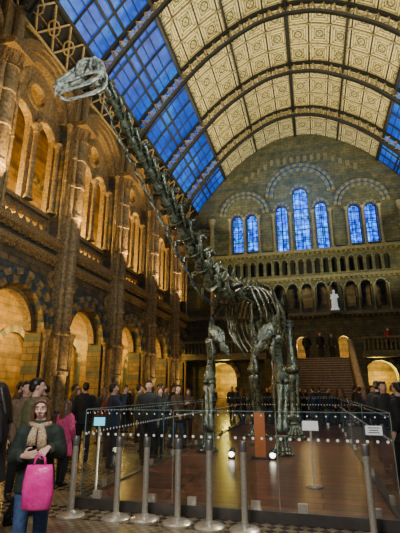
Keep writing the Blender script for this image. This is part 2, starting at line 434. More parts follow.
for side,g in ((-1,gi),(1,gr)):
    lo=[i for i,p in enumerate(prof) if (p.x*side)>=8.65]
    OB(nm('trim'),strip(lo,[-.2,FY],'t',MAT['iron']),kind='structure')
    if side<0:
        b=MB(); pa,pb=prof[lo[0]]+nrm[lo[0]]*.12,prof[lo[-1]]+nrm[lo[-1]]*.12; y=0
        while y<FY-1.1:
            b.tube([pa+V((0,y,0)),pb+V((0,y+1.05,0))],.045,4); b.tube([pb+V((0,y,0)),pa+V((0,y+1.05,0))],.045,4)
            c=(pa+pb)/2+V((0,y+.525,0)); u=(pb-pa).normalized()
            b.tube([c+(u*math.cos(2*pi*q/8)+V((0,1,0))*math.sin(2*pi*q/8))*.3 for q in range(9)],.04,4)
            y+=1.05
        b.tube([pa,pa+V((0,FY,0))],.08,6); b.tube([pb,pb+V((0,FY,0))],.08,6)
        OB(nm('trim'),b.mesh('t',MAT['gold'],False),kind='structure')
    ylist=colY+[FY]
    for k in range(len(ylist)-1):
        y0,y1=ylist[k],ylist[k+1]
        w=OB(nm('window'),strip(g,[y0,y1],'glass',MAT['sky']),kind='structure')
        fb=MB()
        for j in range(0,5):
            y=y0+(y1-y0)*j/4; r=.085 if j%2==0 else .035
            pts=[prof[i]+nrm[i]*.05+V((0,y,0)) for i in g]; fb.tube(pts,[(r,.07)]*len(pts),4,(1,0,1))
        for j in range(0,8):
            i=g[min(int(j*(len(g)-1)/7),len(g)-1)]; r=.085 if j in (0,3,7) else .025
            p=prof[i]+nrm[i]*.05; fb.tube([p+V((0,y0,0)),p+V((0,y1,0))],r,4)
        OB('glazing_bars',fb.mesh('bars',MAT['iron'],False),w)
for xx,r in ((-8.7,.13),(-7.4,.08),(-6.2,.15),(-3.4,.07),(0,.12),(3.4,.07),(6.2,.15),(7.4,.08),(8.7,.13)):
    i=min(range(len(prof)),key=lambda k:abs(prof[k].x-xx)); p=prof[i]+nrm[i]*.08
    b=MB(); b.tube([p+V((0,-.2,0)),p+V((0,FY,0))],r,6)
    OB(nm('trim'),b.mesh('t',MAT['iron'],False),kind='structure')
for y0 in colY[1:]:
    b=MB()
    for j in (1,2):
        y=y0+SP*j/3
        if y>FY-.3: continue
        pts=[prof[i]+nrm[i]*.03+V((0,y,0)) for i in ci[::3]]; b.tube(pts,.045,4,(0,1,0))
    if b.v: OB(nm('trim'),b.mesh('t',MAT['gold'],False),kind='structure')
D=.72
fm=MB(); lm=MB()
idx=list(range(0,len(prof),2))
for off in (.04,D):
    pts=[prof[i]+nrm[i]*off for i in idx]
    fm.tube(pts,[(.17,.06)]*len(pts),4,(0,1,0))
    fm.tube(pts,[(.06,.17)]*len(pts),4,(0,1,0))
stp=.62
def at(s):
    for i in range(len(arc)-1):
        if arc[i+1]>=s: 
            t=(s-arc[i])/(arc[i+1]-arc[i]); return prof[i].lerp(prof[i+1],t),nrm[i].lerp(nrm[i+1],t).normalized()
    return prof[-1],nrm[-1]
n=int((arc[-1]-arc[0])/stp); stp=(arc[-1]-arc[0])/n
for k in range(n):
    s0=arc[0]+k*stp; p0,n0=at(s0); p1,n1=at(s0+stp); pm,nmid=at(s0+stp/2)
    lm.tube([p0+n0*.1,pm+nmid*(D-.08)],.04,4); lm.tube([pm+nmid*(D-.08),p1+n1*.1],.04,4)
    c=p1+n1*(D*.68); 
    rr=[c+(n1*math.cos(2*pi*q/8)+(p1-p0).normalized()*math.sin(2*pi*q/8))*.13 for q in range(9)]
    lm.tube(rr,.03,4,(0,1,0))
fme=fm.mesh('flange',MAT['iron'],False); lme=lm.mesh('lattice',MAT['gold'],False)
for y in colY[1:]:
    e=OB('roof_truss',None,loc=(0,y,0),cat='roof truss',label='dark iron arched roof truss with gilded lattice web',group='roof trusses of the hall')
    OB('flanges',fme,e); OB('lattice',lme,e)
# ---- far wall
XF=lambda p:V((p[0],FY+.35-p[2],p[1]))
gable=[(-W,-.2),(W,-.2),(W,14.9)]+[(p.x,p.z+.1) for p in reversed(prof)][1:-1]+[(-W,14.9)]
polys=[gable,arch(4.5,1.1,.001,2.5),arch(-6.7,1.1,.001,2.5),arch(-.65,.38,3.72,5.0),arch(2.3,.38,3.72,5.0)]
small=[]
for i in range(-5,6):
    if i==2: continue
    small.append(arch(i*1.05,.34,7.5,9.1,8))
niche=[arch(-5.9+i*.62,.2,10.2,11.2,6) for i in range(20)]
wins=[(0,.6,12.2,17.0),(-1.55,.46,12.2,15.7),(1.55,.46,12.2,15.7)]
for g in (-4.6,4.6):
    for d in (-.6,.6): wins.append((g+d,.43,12.4,15.2))
polys+=small+niche+[arch(*w) for w in wins]
polys.append(arch(1.88,.38,7.5,9.1,8))
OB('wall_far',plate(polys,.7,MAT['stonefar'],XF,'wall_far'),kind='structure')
for (cx,hw,z0,zs) in wins:
    b=MB(); p=arch(cx,hw,z0,zs); b.add([(x,FY+.4,z) for x,z in p],[tuple(range(len(p)))])
    w=OB(nm('window'),b.mesh('w',MAT['stained'],False),kind='structure')
    fb=MB(); fb.tube([(x,FY+.33,z) for x,z in p+[p[0]]],.05,4,(0,1,0)); fb.tube([(cx,FY+.36,z0),(cx,FY+.36,zs+hw)],.03,4)
    z=z0+.9
    while z<zs+hw*.5: fb.tube([(cx-hw,FY+.36,z),(cx+hw,FY+.36,z)],.03,4); z+=.9
    OB('window_frame',fb.mesh('f',MAT['iron'],False),w)
b=MB(); b.box((-W,FY+.72,9.8),(W,FY+.9,11.8)); OB('wall_niche',b.mesh('b',MAT['iron'],False),kind='structure')
b=MB(); b.box((-13.4,34.8,-.2),(10,35.2,20)); OB('wall_outer',b.mesh('b',MAT['stoneb'],False),kind='structure')
b=MB(); b.box((-9.6,FY+.7,6.5),(9.6,34.8,6.8)); OB('ceiling_corridor',b.mesh('b',MAT['buff'],False),kind='structure')
FR=lambda p:V((p[0],FY-p[2],p[1]))
def tr(fn,mats,smooth=False):
    b=MB(); b.xf=FR; fn(b); return OB(nm('trim'),b.mesh('t',mats,smooth),kind='structure')
BM=[MAT['bufff'],MAT['slate']]
tr(lambda b:(ring(b,0,16.9,2.15,2.45,0,.15,25),ring(b,0,16.9,2.5,2.75,0,.28,31)),BM)
for gx in (-4.6,4.6): tr(lambda b:(ring(b,gx,15.6,1.5,1.75,0,.15,21),ring(b,gx,15.6,1.8,2.05,0,.28,25)),BM)
for gx in (-8.2,8.2): tr(lambda b:(ring(b,gx,13.4,.8,1.0,0,.15,15),ring(b,gx,13.4,1.05,1.25,0,.24,19)),BM)
for (cx,hw,z0,zs) in wins: tr(lambda b:ring(b,cx,zs,hw+.02,hw+.2,0,.12,11),BM)
for cx in (4.5,-6.7): tr(lambda b:(ring(b,cx,2.5,1.1,1.4,0,.2,15)),[MAT['buff'],MAT['slate']])
for z,hh,d in ((6.9,.25,.25),(9.75,.2,.2),(11.85,.25,.3)):
    def fs_(b):
        b.box((-W,z,0),(W,z+hh,d)); x=-W
        while x<W: b.box((x,z-.14,0),(x+.15,z,d*.7)); x+=.35
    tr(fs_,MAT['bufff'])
tr(lambda b:[ring(b,i*1.05,9.1,.34,.45,0,.1,9) for i in range(-5,6)],BM)
tr(lambda b:[ring(b,-5.9+i*.62,11.2,.2,.29,0,.1,7) for i in range(20)],BM)
tr(lambda b:[b.box((-.05+i*.55-4.4,19.9+ (0 if abs(i-8)<5 else -.9*(abs(i-8)-4)*.35),0),(.22+i*.55-4.4,20.4+(0 if abs(i-8)<5 else -.9*(abs(i-8)-4)*.35),.1)) for i in range(17)],MAT['bufff'])
cf=colonnette(.1,0,3.2,'bufff')
for x in (-2.2,-.87,.87,2.2,-5.8,-4.6,-3.4,3.4,4.6,5.8):
    OB('colonnette',cf,loc=(x,FY-.22,12.1),cat='column',label='slim shaft between the blue stained glass windows',group='window colonnettes')
def tallcol():
    b=MB(); b.lathe((0,0,0),[(.3,0),(.3,.3),(.2,.4),(.2,7),(.26,7.1),(.26,7.2),(.2,7.3),(.2,14.6),(.32,15),(.36,15.3)],12); return autosmooth(b.mesh('c',MAT['bufff']))
tc_=tallcol()
for x in (-7.3,7.3):
    OB('column',tc_,loc=(x,FY-.37,0),cat='column',label='tall round shaft standing against the gable wall',group='gable wall shafts')
sh=colonnette(.065,0,1.93,'bufff')
for i in range(-6,6):
    OB('colonnette',sh,loc=(i*1.05+.52,FY-.15,7.15),cat='column',label='small shaft between dark arched openings',group='lower window colonnettes')
# ---- stair, landing, balconies
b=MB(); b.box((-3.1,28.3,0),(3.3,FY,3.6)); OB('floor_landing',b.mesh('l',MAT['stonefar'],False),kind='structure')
b=MB(); N=24
for i in range(N):
    b.box((-2.0,23.5+i*.2,0),(2.2,28.3,.15*(i+1))); b.box((-2.0,23.47+i*.2,.15*(i+1)-.03),(2.2,23.53+i*.2,.15*(i+1)+.004),1)
OB('staircase',b.mesh('stair',[pmat('dark_stair_stone',(.07,.04,.033),(.04,.028,.025),.5),MAT['buff']],False),cat='staircase',label='broad dark stone stair rising to the landing')
def parapet(x):
    b=MB()
    prof2=[(23.3,0),(28.25,0),(28.25,4.6),(28.2,4.6),(23.5,1.1),(23.3,1.1)]
    vs=[(x-.13,y,z) for y,z in prof2]+[(x+.13,y,z) for y,z in prof2]; n=6
    b.add(vs,[tuple(range(n)),tuple(range(2*n-1,n-1,-1))]+[(i,i+n,(i+1)%n+n,(i+1)%n) for i in range(n)])
    b.tube([(x,23.3,1.15),(x,28.2,4.7)],[(.17,.07)]*2,6); b.box((x-.17,23.0,0),(x+.17,23.4,1.5)); b.ell((x,23.2,1.66),.18)
    return b.mesh('p',MAT['buff'],False)
for x in (-2.2,2.4):
    OB('stair_parapet',parapet(x),cat='parapet',label='sloping terracotta parapet beside the stair',group='stair parapets')
def balus(x0,x1,y,z0):
    b=MB(); b.box((x0,y-.12,z0+.95),(x1,y+.12,z0+1.1)); b.box((x0,y-.12,z0),(x1,y+.12,z0+.15)); b2=MB()
    x=x0+.15
    while x<x1:
        b2.lathe((x,y,z0+.15),[(.05,0),(.075,.2),(.05,.4),(.04,.65),(.06,.8)],8); x+=.28
    return b.mesh('rail',MAT['bufff'],False),b2.mesh('balusters',MAT['bufff'])
for (x0,x1) in ((-9.5,-3.2),(3.4,9.5)):
    b=MB(); b.box((x0,30.3,3.75),(x1,FY,4.05)); OB('floor_balcony',b.mesh('b',MAT['bufff'],False),kind='structure')
    r,q=balus(x0,x1,30.4,4.05)
    e=OB('balustrade',None,loc=(0,0,0),cat='balustrade',label='pierced stone balustrade along the end wall balcony',group='balcony balustrades')
    OB('rail',r,e); OB('balusters',q,e,kind='stuff')
b=MB(); b.box((-.28,-.2,0),(.28,.2,.15)); b.tube([(0,0,.15),(0,0,.7),(0,0,1.1),(0,0,1.3)],[(.24,.17),(.2,.14),(.2,.13),(.07,.07)],10,(0,1,0))
b.ell((0,-.02,1.42),(.09,.1,.13)); b.tube([(-.2,0,1.2),(-.25,-.05,.9),(-.1,-.16,.8)],.055,6); b.tube([(.2,0,1.2),(.27,-.05,.95),(.1,-.16,.95)],.055,6)
OB('statue',b.mesh('statue',MAT['marble']),loc=(1.88,FY-.5,7.15),cat='statue',label='white marble robed figure standing before a wall niche')
b=MB(); b.box((1.55,FY-.72,6.95),(2.2,FY,7.15)); OB(nm('trim'),b.mesh('t',MAT['bufff'],False),kind='structure')
# ---------------------------------------------------------------- display enclosure
b=MB(); b.box((-3.35,6.0,0),(.85,20,.1)); b.box((-3.45,5.9,0),(.95,6.0,.13),1); b.box((-3.45,6,0),(-3.35,20,.13),1); b.box((.85,6,0),(.95,20,.13),1)
OB('display_platform',b.mesh('p',[MAT['wood'],MAT['plinth']],False),cat='platform',label='low glossy red brown platform carrying the skeleton')
def gpanel(p0,p1,z0,z1):
    p0=V(p0);p1=V(p1); d=(p1-p0).normalized(); L=(p1-p0).length-.02; c=(p0+p1)/2
    e=OB('glass_barrier_panel',None,loc=(c.x,c.y,0),rotz=math.atan2(d.y,d.x),cat='glass barrier',label='clear glass barrier panel with rows of white dots',group='glass barrier around the skeleton')
    b=MB(); b.add([(-L/2+.01,0,z0),(L/2-.01,0,z0),(L/2-.01,0,z1),(-L/2+.01,0,z1)],[(0,1,2,3)]); OB('pane',b.mesh('pane',MAT['glass'],False),e)
    b=MB(); b.box((-L/2+.01,-.006,z1),(L/2-.01,.006,z1+.008)); b.box((-L/2,-.004,z0),(-L/2+.006,.004,z1)); OB('edge',b.mesh('edge',MAT['edge'],False),e)
    for x in (-L*.3,L*.3):
        b=MB(); b.box((x-.06,-.03,z0),(x+.06,.03,z0+.1)); OB('clamp',b.mesh('cl',MAT['steel'],False),e)
xs=[-3.4,-2.0,-.55,.9]
for i in range(3): gpanel((xs[i],5.95,0),(xs[i+1],5.95,0),.13,1.32)
for k in range(4):
    y=5.97+k*3.49
    gpanel((-3.4,y,0),(-3.4,y+3.49,0),.13,1.32); gpanel((.9,y,0),(.9,y+3.49,0),.13,1.32)
gpanel((-3.38,19.95,0),(-1.25,19.95,0),.13,1.32); gpanel((-1.25,19.95,0),(.88,19.95,0),.13,1.32)
def stanch():
    a=MB(); a.lathe((0,0,0),[(.19,0),(.19,.02),(.17,.035),(.07,.05),(.045,.08)],20)
    p=MB(); p.lathe((0,0,.05),[(.038,0),(.038,.82)],14)
    h=MB(); h.lathe((0,0,.87),[(.043,0),(.047,.02),(.047,.1),(.04,.12),(.01,.125)],14)
    return autosmooth(a.mesh('base',MAT['steel'])),autosmooth(p.mesh('post',MAT['steel'])),autosmooth(h.mesh('head',pmat('grey_cap',(.25,.24,.22),None,.4,.6)))
sa,sp_,shd=stanch()
for (x,y) in ((-3.25,5.5),(-2.62,5.55),(-2.24,5.6),(-1.78,5.55),(-1.36,5.52),(-.92,5.5),(.52,5.55)):
    e=OB('barrier_post',None,loc=(x,y,0),cat='barrier post',label='brushed steel queue post with round base by the glass',group='steel queue posts')
    OB('base',sa,e); OB('post',sp_,e); OB('head',shd,e)
e=OB('information_panel',None,loc=(-1.3,10.2,.101),cat='information panel',label='tall orange information panel on the platform')
b=MB(); b.box((-.12,-.03,.05),(.12,.03,1.0)); OB('panel',b.mesh('p',MAT['orange'],False),e)
b=MB(); b.box((-.2,-.12,0),(.2,.12,.05)); OB('foot',b.mesh('p',MAT['black'],False),e)
e=OB('caption_stand',None,loc=(-.12,7.6,.101),cat='sign',label='white angled caption board on a thin stand')
b=MB(); b.add([(-.13,-.1,.88),(.13,-.1,.88),(.13,.08,1.0),(-.13,.08,1.0),(-.13,-.1,.86),(.13,-.1,.86),(.13,.08,.98),(-.13,.08,.98)],[(0,1,2,3),(7,6,5,4),(0,4,5,1),(1,5,6,2),(2,6,7,3),(3,7,4,0)]); OB('board',b.mesh('b',MAT['white'],False),e)
b=MB(); b.lathe((0,0,0),[(.14,0),(.14,.02),(.02,.03),(.02,.9)],12); OB('stand',b.mesh('b',MAT['steel']),e)
e=OB('notice',None,loc=(.68,5.925,1.06),cat='sign',label='small white notice fixed to the glass barrier')
b=MB(); b.box((-.1,-.006,0),(.1,.006,.11)); OB('board',b.mesh('b',MAT['white'],False),e)
for k,w in enumerate((.07,.055,.065)):
    b=MB(); b.box((-w,-.009,.08-k*.028),(w,-.006,.09-k*.028)); OB('print',b.mesh('b',MAT['ink'],False),e)
e=OB('touchscreen',None,loc=(-3.24,6.12,.101),rotz=.2,cat='touchscreen',label='small tablet showing a cyan screen on a thin post')
b=MB(); b.box((-.1,-.015,.96),(.1,.015,1.12)); OB('housing',b.mesh('b',MAT['black'],False),e)
b=MB(); b.box((-.085,-.02,.98),(.085,-.015,1.1)); OB('screen',b.mesh('b',MAT['cyan'],False),e)
b=MB(); b.lathe((0,0,0),[(.08,0),(.08,.02),(.018,.03),(.018,.97)],12); OB('post',b.mesh('b',MAT['steel']),e)
for (x,y) in ((-1.95,10.1),(-1.02,10.15)):  # added glowing lamps, standing in for bright reflections on the platform
    e=OB('floor_spotlight',None,loc=(x,y,.101),cat='spotlight',label='small added lamp standing in for a bright reflection',group='added platform glint lamps')
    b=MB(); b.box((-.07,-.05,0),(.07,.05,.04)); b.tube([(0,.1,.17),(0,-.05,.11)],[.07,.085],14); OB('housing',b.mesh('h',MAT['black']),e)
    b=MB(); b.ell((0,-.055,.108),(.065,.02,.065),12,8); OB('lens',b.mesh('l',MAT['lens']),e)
# ---------------------------------------------------------------- dinosaur skeleton
DO=V((-1.6,12.5,.1))
dino=OB('dinosaur_skeleton',None,loc=DO,cat='dinosaur skeleton',label='huge dark long-necked sauropod skeleton with raised neck on the platform')
def dpart(name,b,mat='bone',**k):
    me=autosmooth(b.mesh(name,MAT[mat]),60); return OB(name,me,dino,loc=-DO,**k)
def bone(b,p0,p1,r,fl=1.6,ref=(0,1,0),flat=.75):
    p0=V(p0);p1=V(p1); ts=[0,.03,.09,.18,.4,.65,.84,.93,.98,1]; rs=[.9,1.3,fl,1.25,.85,.8,1.15,fl*.95,1.25,.8]
    b.tube([p0.lerp(p1,t) for t in ts],[(r*k,r*k*flat) for k in rs],12,ref)
def vert(b,o,T,L,R,sh,tw,cerv=True,fork=True,chev=0):
    T=V(T).normalized(); S=T.cross(V((0,0,1))).normalized(); U=S.cross(T).normalized()
    X=lambda t,s,u:o+T*t+S*s+U*u
    b.tube([X(-L*.5,0,0),X(-L*.4,0,0),X(-L*.1,0,0),X(L*.25,0,0),X(L*.42,0,0),X(L*.52,0,0)],[R*.9,R,R*.62,R*.68,R*.95,R*.5],12,U)
    b.tube([X(0,0,R*.3),X(-L*.05,0,R*.9),X(-L*.08,0,R+sh*.6)],[(L*.28,R*.5),(L*.2,R*.35),(L*.14,R*.22)],8,S)
    if fork:
        for s in (-1,1): b.tube([X(-L*.05,0,R*.9),X(-L*.1,s*R*.45,R+sh*.7),X(-L*.12,s*R*.6,R+sh)],[(L*.16,R*.2),(L*.14,R*.16),(L*.08,R*.12)],6,S)
    else: b.tube([X(-L*.05,0,R+sh*.3),X(-L*.15,0,R+sh)],[(L*.2,R*.3),(L*.24,R*.35)],6,S)
    for s in (-1,1):
        b.tube([X(0,s*R*.4,R*.5),X(0,s*tw,R*.45+tw*.1)],[(L*.24,R*.24),(L*.17,R*.18)],6,U)
        b.tube([X(0,s*R*.4,R*.7),X(L*.5,s*R*.6,R*1.15)],[R*.26,R*.18],6)
        b.tube([X(-L*.05,s*R*.4,R*.7),X(-L*.55,s*R*.55,R*1.3)],[R*.26,R*.18],6)
        if cerv: b.tube([X(L*.25,s*tw*.8,R*.1),X(0,s*tw*.9,-R*.8),X(-L*.85,s*tw*.7,-R*1.15)],[R*.26,R*.24,R*.1],6)
    if chev: b.tube([X(-L*.5,0,-R*.8),X(-L*.75,0,-R-chev)],[(R*.3,R*.35),(R*.14,R*.3)],6)
neck=[(-2.05,11.9,4.35),(-2.47,11.15,4.38),(-2.79,10.4,4.98),(-3.09,9.5,5.73),(-3.39,8.4,6.51),(-3.59,7.3,7.09),(-3.65,6.55,7.45),(-3.72,6.12,7.66)]
npth=cr(neck,60)
NV=15
seg=[0]
for i in range(60): seg.append(seg[-1]+(npth[i+1]-npth[i]).length)
def along(path,seg,s):
    for i in range(len(seg)-1):
        if seg[i+1]>=s-1e-6:
            t=(s-seg[i])/max(seg[i+1]-seg[i],1e-6); return path[i].lerp(path[i+1],t),(path[i+1]-path[i]).normalized()
    return path[-1],(path[-1]-path[-2]).normalized()
wts=[1.15-.5*i/NV for i in range(NV)]; tot=sum(wts); s=0
for i in range(NV):
    L=seg[-1]*wts[i]/tot; o,T=along(npth,seg,s+L/2); s+=L; f=1-i/(NV-1)
    b=MB(); vert(b,o,T,L*.98,.1+.17*f,.12+.3*f,.2+.36*f); dpart('neck_vertebra',b)
dp=cr([(-2.0,11.9,4.35),(-1.75,12.7,4.5),(-1.5,13.8,4.55),(-1.35,15.0,4.5)],40); sg=[0]
for i in range(40): sg.append(sg[-1]+(dp[i+1]-dp[i]).length)
for i in range(10):
    L=sg[-1]/10; o,T=along(dp,sg,L*(i+.5)); b=MB(); vert(b,o,-T,L*.98,.18,.36,.34,False,i<4); dpart('back_vertebra',b)
    T=-T; S=T.cross(V((0,0,1))).normalized()
    f=1-abs(i-4)/9
    for sd in (-1,1):
        X=lambda s_,u,t=0:o+S*sd*s_+V((0,0,u))-T*t
        w=.8*f**.6; d=1.9*(1-abs(i-3)/13)
        b=MB(); pts=cr([X(.1,.12),X(.3,.2),X(w*.75,-.08,.05),X(w,-d*.4,.15),X(w*.9,-d*.75,.2),X(w*.55,-d,.15)],14)
        b.tube(pts,[(.035,.06)]*3+[(.028,.055)]*10+[(.022,.04)]*2,8,T); b.tube([X(.08,-.05),X(.3,.13)],.035,6); dpart('rib',b)
def forelimb(sd,foot):
    foot=V(foot); gx=foot.x+(-sd)*.08
    G=V((gx,11.15,3.1)); top=V((gx-sd*.1,12.6,4.5))
    b=MB(); b.tube(cr([G+V((0,-.1,-.15)),G+V((0,.02,.12)),G.lerp(top,.3)+V((sd*.12,0,0)),G.lerp(top,.65)+V((sd*.1,0,.03)),top],10),[(.14,.06),(.2,.09),(.27,.09),(.3,.07),(.24,.06),(.17,.055),(.15,.05),(.14,.045),(.17,.04),(.22,.035),(.18,.03)],12,(1,0,0)); dpart('scapula',b)
    b=MB(); b.tube([G+V((sd*.02,-.16,.15)),G+V((-sd*.12,-.24,.04)),G+V((-sd*.26,-.28,-.1)),G+V((-sd*.36,-.3,-.26))],[(.1,.03),(.17,.045),(.17,.04),(.08,.025)],12,(0,1,0)); dpart('coracoid',b)
    b=MB(); b.tube([G+V((-sd*.3,-.3,-.3)),G+V((-sd*.42,-.3,-.45)),G+V((-sd*.5,-.22,-.62))],[(.07,.02),(.11,.025),(.06,.02)],10,(0,1,0)); dpart('sternal_plate',b)
    E=V((foot.x+sd*.06,11.35,1.82)); b=MB(); bone(b,G+V((0,0,-.1)),E,.125,1.7,(0,1,0),.6); b.tube([G+V((-sd*.02,-.1,-.2)),G+V((-sd*.07,-.14,-.5)),G+V((0,-.05,-.85))],[.05,.075,.02],8)
    for q in (-1,1): b.ell(E+V((q*.09,-.02,.0)),(.09,.1,.08))
    dpart('humerus',b)
    Wr=V((foot.x,foot.y+.15,.62))
    b=MB(); bone(b,E+V((.07*sd,.06,-.04)),Wr+V((.06*sd,.05,0)),.085,1.6); dpart('ulna',b)
    b=MB(); bone(b,E+V((-.07*sd,-.08,-.06)),Wr+V((-.06*sd,-.03,0)),.065,1.5); dpart('radius',b)
    for k in range(5):
        a=-1.2+k*.6; d=V((math.sin(a)*.15,-math.cos(a)*.13,0)); base=V((foot.x,foot.y+.08,0))
        b=MB(); bone(b,base+d*.8+V((0,.05,.56)),base+d*1.15+V((0,0,.2)),.042,1.5); dpart('metacarpal',b)
        b=MB(); q=base+d*1.25; b.ell(q+V((0,0,.16)),(.055,.075,.05)); 
        b.ell(q+d.normalized()*.07+V((0,0,.15)),(.04,.06,.035))
        dpart('toe',b)
forelimb(1,(-.85,10.75,0)); forelimb(-1,(-2.72,10.9,0))
def hind(sd,fx,fy):
    H=V((-1.35+sd*.6,15.0,4.0)); K=V((fx+sd*.03,14.6,2.15)); A=V((fx,fy+.1,.62))
    b=MB(); bone(b,H,K,.15,1.7,(0,1,0),.7); dpart('femur',b)
    b=MB(); bone(b,K+V((-.05*sd,0,-.02)),A+V((-.04*sd,0,0)),.1,1.8); dpart('tibia',b)
    b=MB(); bone(b,K+V((.13*sd,.05,-.05)),A+V((.12*sd,.03,0)),.06,1.5); dpart('fibula',b)
    b=MB(); b.ell(A+V((0,0,-.06)),(.17,.13,.08)); dpart('astragalus',b)
    for k in range(5):
        a=-1.0+k*.5; d=V((math.sin(a)*.19,-math.cos(a)*.2,0)); base=V((fx,fy,0))
        b=MB(); bone(b,base+d*.6+V((0,.08,.5)),base+d*1.3+V((0,0,.22)),.05,1.4); dpart('metatarsal',b)
        b=MB(); q=base+d*1.45; b.ell(q+V((0,0,.17)),(.06,.09,.06)); b.tube([q+d.normalized()*.05+V((0,0,.17)),q+d.normalized()*.2+V((0,0,.15)),q+d.normalized()*.26+V((0,0,.13))],[.05,.035,.008],7); dpart('toe',b)
    b=MB(); b.tube([(H.x-sd*.1,14.2,4.55),(H.x,14.7,4.6),(H.x,15.3,4.55),(H.x-sd*.1,15.8,4.35)],[(.05,.2),(.06,.34),(.06,.32),(.05,.15)],10); dpart('ilium',b)
    b=MB(); bone(b,H+V((-sd*.1,-.1,0)),V((-1.35+sd*.12,14.2,2.9)),.08,1.5); dpart('pubis',b)
    b=MB(); bone(b,H+V((-sd*.1,.2,.05)),V((-1.35+sd*.12,16.1,3.0)),.07,1.5); dpart('ischium',b)
hind(1,-.7,14.5); hind(-1,-1.95,14.9)
tp=cr([(-1.35,15.1,4.5),(-1.3,16.2,4.35),(-1.15,17.3,4.0),(-1.0,18.3,3.5),(-.9,19.2,3.1)],40); sg=[0]
for i in range(40): sg.append(sg[-1]+(tp[i+1]-tp[i]).length)
NT=22; w=[1-.6*i/NT for i in range(NT)]; tw=sum(w); s=0
for i in range(NT):
    L=sg[-1]*w[i]/tw; o,T=along(tp,sg,s+L/2); s+=L; f=1-i/NT
    b=MB(); vert(b,o,-T,L,.04+.12*f,.3*f,.05+.22*f,False,False,.25*f); dpart('tail_vertebra',b)
# skull
HT=V((-.98,-.12,-.26)).normalized(); HS=HT.cross(V((0,0,1))).normalized(); HU=HS.cross(HT).normalized()
HC=V((-4.1,5.98,7.66)); HL=1.04
def X(t,s,u): return HC+(HT*t+HS*s+HU*u*1.3)*HL
b=MB()
b.tube([X(-.48,0,.1),X(-.38,0,.19),X(-.2,0,.21),X(0,0,.18),X(.15,0,.12),X(.3,0,.06),X(.44,0,.0),X(.54,0,-.05)],[(.1,.05),(.15,.05),(.12,.04),(.1,.04),(.09,.04),(.1,.045),(.13,.05),(.08,.04)],14,HU)
b.tube([X(-.02,0,.04),X(.06,0,.03),X(.2,0,-.01),X(.34,0,-.04),X(.46,0,-.065),X(.54,0,-.08),X(.57,0,-.085)],[(.06,.1),(.12,.13),(.115,.1),(.13,.085),(.145,.07),(.11,.05),(.05,.02)],16,HU)
RM=Matrix((HT,HS,HU)).transposed()
b.ell(X(-.42,0,.02),(.09,.11,.19),14,10,RM)
for s in (-1,1):
    b.tube([X(.3,s*.12,-.08),X(.1,s*.135,-.1),X(-.1,s*.15,-.09),X(-.3,s*.16,-.1),X(-.42,s*.15,-.14)],[(.025,.04),(.022,.035),(.022,.03),(.025,.035),(.03,.05)],8,HU)
    b.tube([X(-.32,s*.13,.17),X(-.27,s*.165,.05),X(-.25,s*.16,-.09)],[(.03,.045),.024,.03],8)
    b.tube([X(-.04,s*.12,.17),X(-.0,s*.145,.05),X(.02,s*.14,-.09)],[.04,.03,.035],8)
    b.tube([X(-.32,s*.13,.16),X(-.18,s*.15,.2),X(-.04,s*.13,.17)],.026,8)
    b.tube([X(-.46,s*.09,.1),X(-.48,s*.13,-.04),X(-.43,s*.15,-.16)],.03,8)
OB('skull',remesh(b,.015,MAT['skull'],1,'skull'),dino,loc=-DO,label='long-snouted skull in a paler, spotlit bone colour')
b=MB()
for s in (-1,1): b.tube([X(-.44,s*.14,-.16),X(-.36,s*.14,-.21),X(-.2,s*.14,-.24),X(.1,s*.13,-.25),X(.36,s*.12,-.24),X(.47,s*.06,-.22),X(.49,0,-.22)],[(.03,.03),(.022,.05),(.022,.07),(.02,.035),(.025,.045),(.028,.05),(.028,.05)],8,HU)
OB('jaw',remesh(b,.015,MAT['skull'],1,'jaw'),dino,loc=-DO)
b=MB()
for k in range(11):
    a=-1.25+k*.25; b.tube([X(.42+.12*math.cos(a),.13*math.sin(a),-.11),X(.44+.12*math.cos(a),.125*math.sin(a),-.18)],[.014,.006],5)
dpart('teeth',b,'tooth',kind='stuff')
for (x,y,z) in ((-1.72,12.6,4.35),(-1.36,14.9,4.4),(-.95,18.6,3.3)):
    b=MB(); b.lathe((x,y,0),[(.2,.11),(.2,.14),(.035,.16),(.03,z)],12); dpart('support_post',b)
# ---------------------------------------------------------------- people
def hand(b,w,d,n,curl,side):
    w=V(w); d=V(d).normalized(); n=V(n); n=(n-d*n.dot(d)).normalized(); s=d.cross(n)*side
    b.tube([w-d*.02,w+d*.02,w+d*.06,w+d*.095],[(.026,.02),(.034,.018),(.042,.016),(.038,.013)],8,n)
    for k,(o,L) in enumerate(((-.031,.068),(-.011,.08),(.011,.075),(.031,.058))):
        p=w+d*.088+s*o; pts=[p-d*.02,p]
        for a,f in ((.35,.45),(1.0,.32),(1.5,.25)):
            q=d*math.cos(a*curl)+n*math.sin(a*curl); p=p+q*L*f; pts.append(p)
        b.tube(pts,[.0095,.009,.0088,.0083,.0075],6)
    p=w+d*.025-s*.03
    b.tube([p,p-s*.028+d*.022+n*.012,p-s*.038+d*.05+n*.024,p-s*.03+d*.07+n*.036],[.014,.013,.011,.009],6)
skin_m=pmat('skin',(.74,.47,.35),(.66,.4,.29),.5,ns=4)
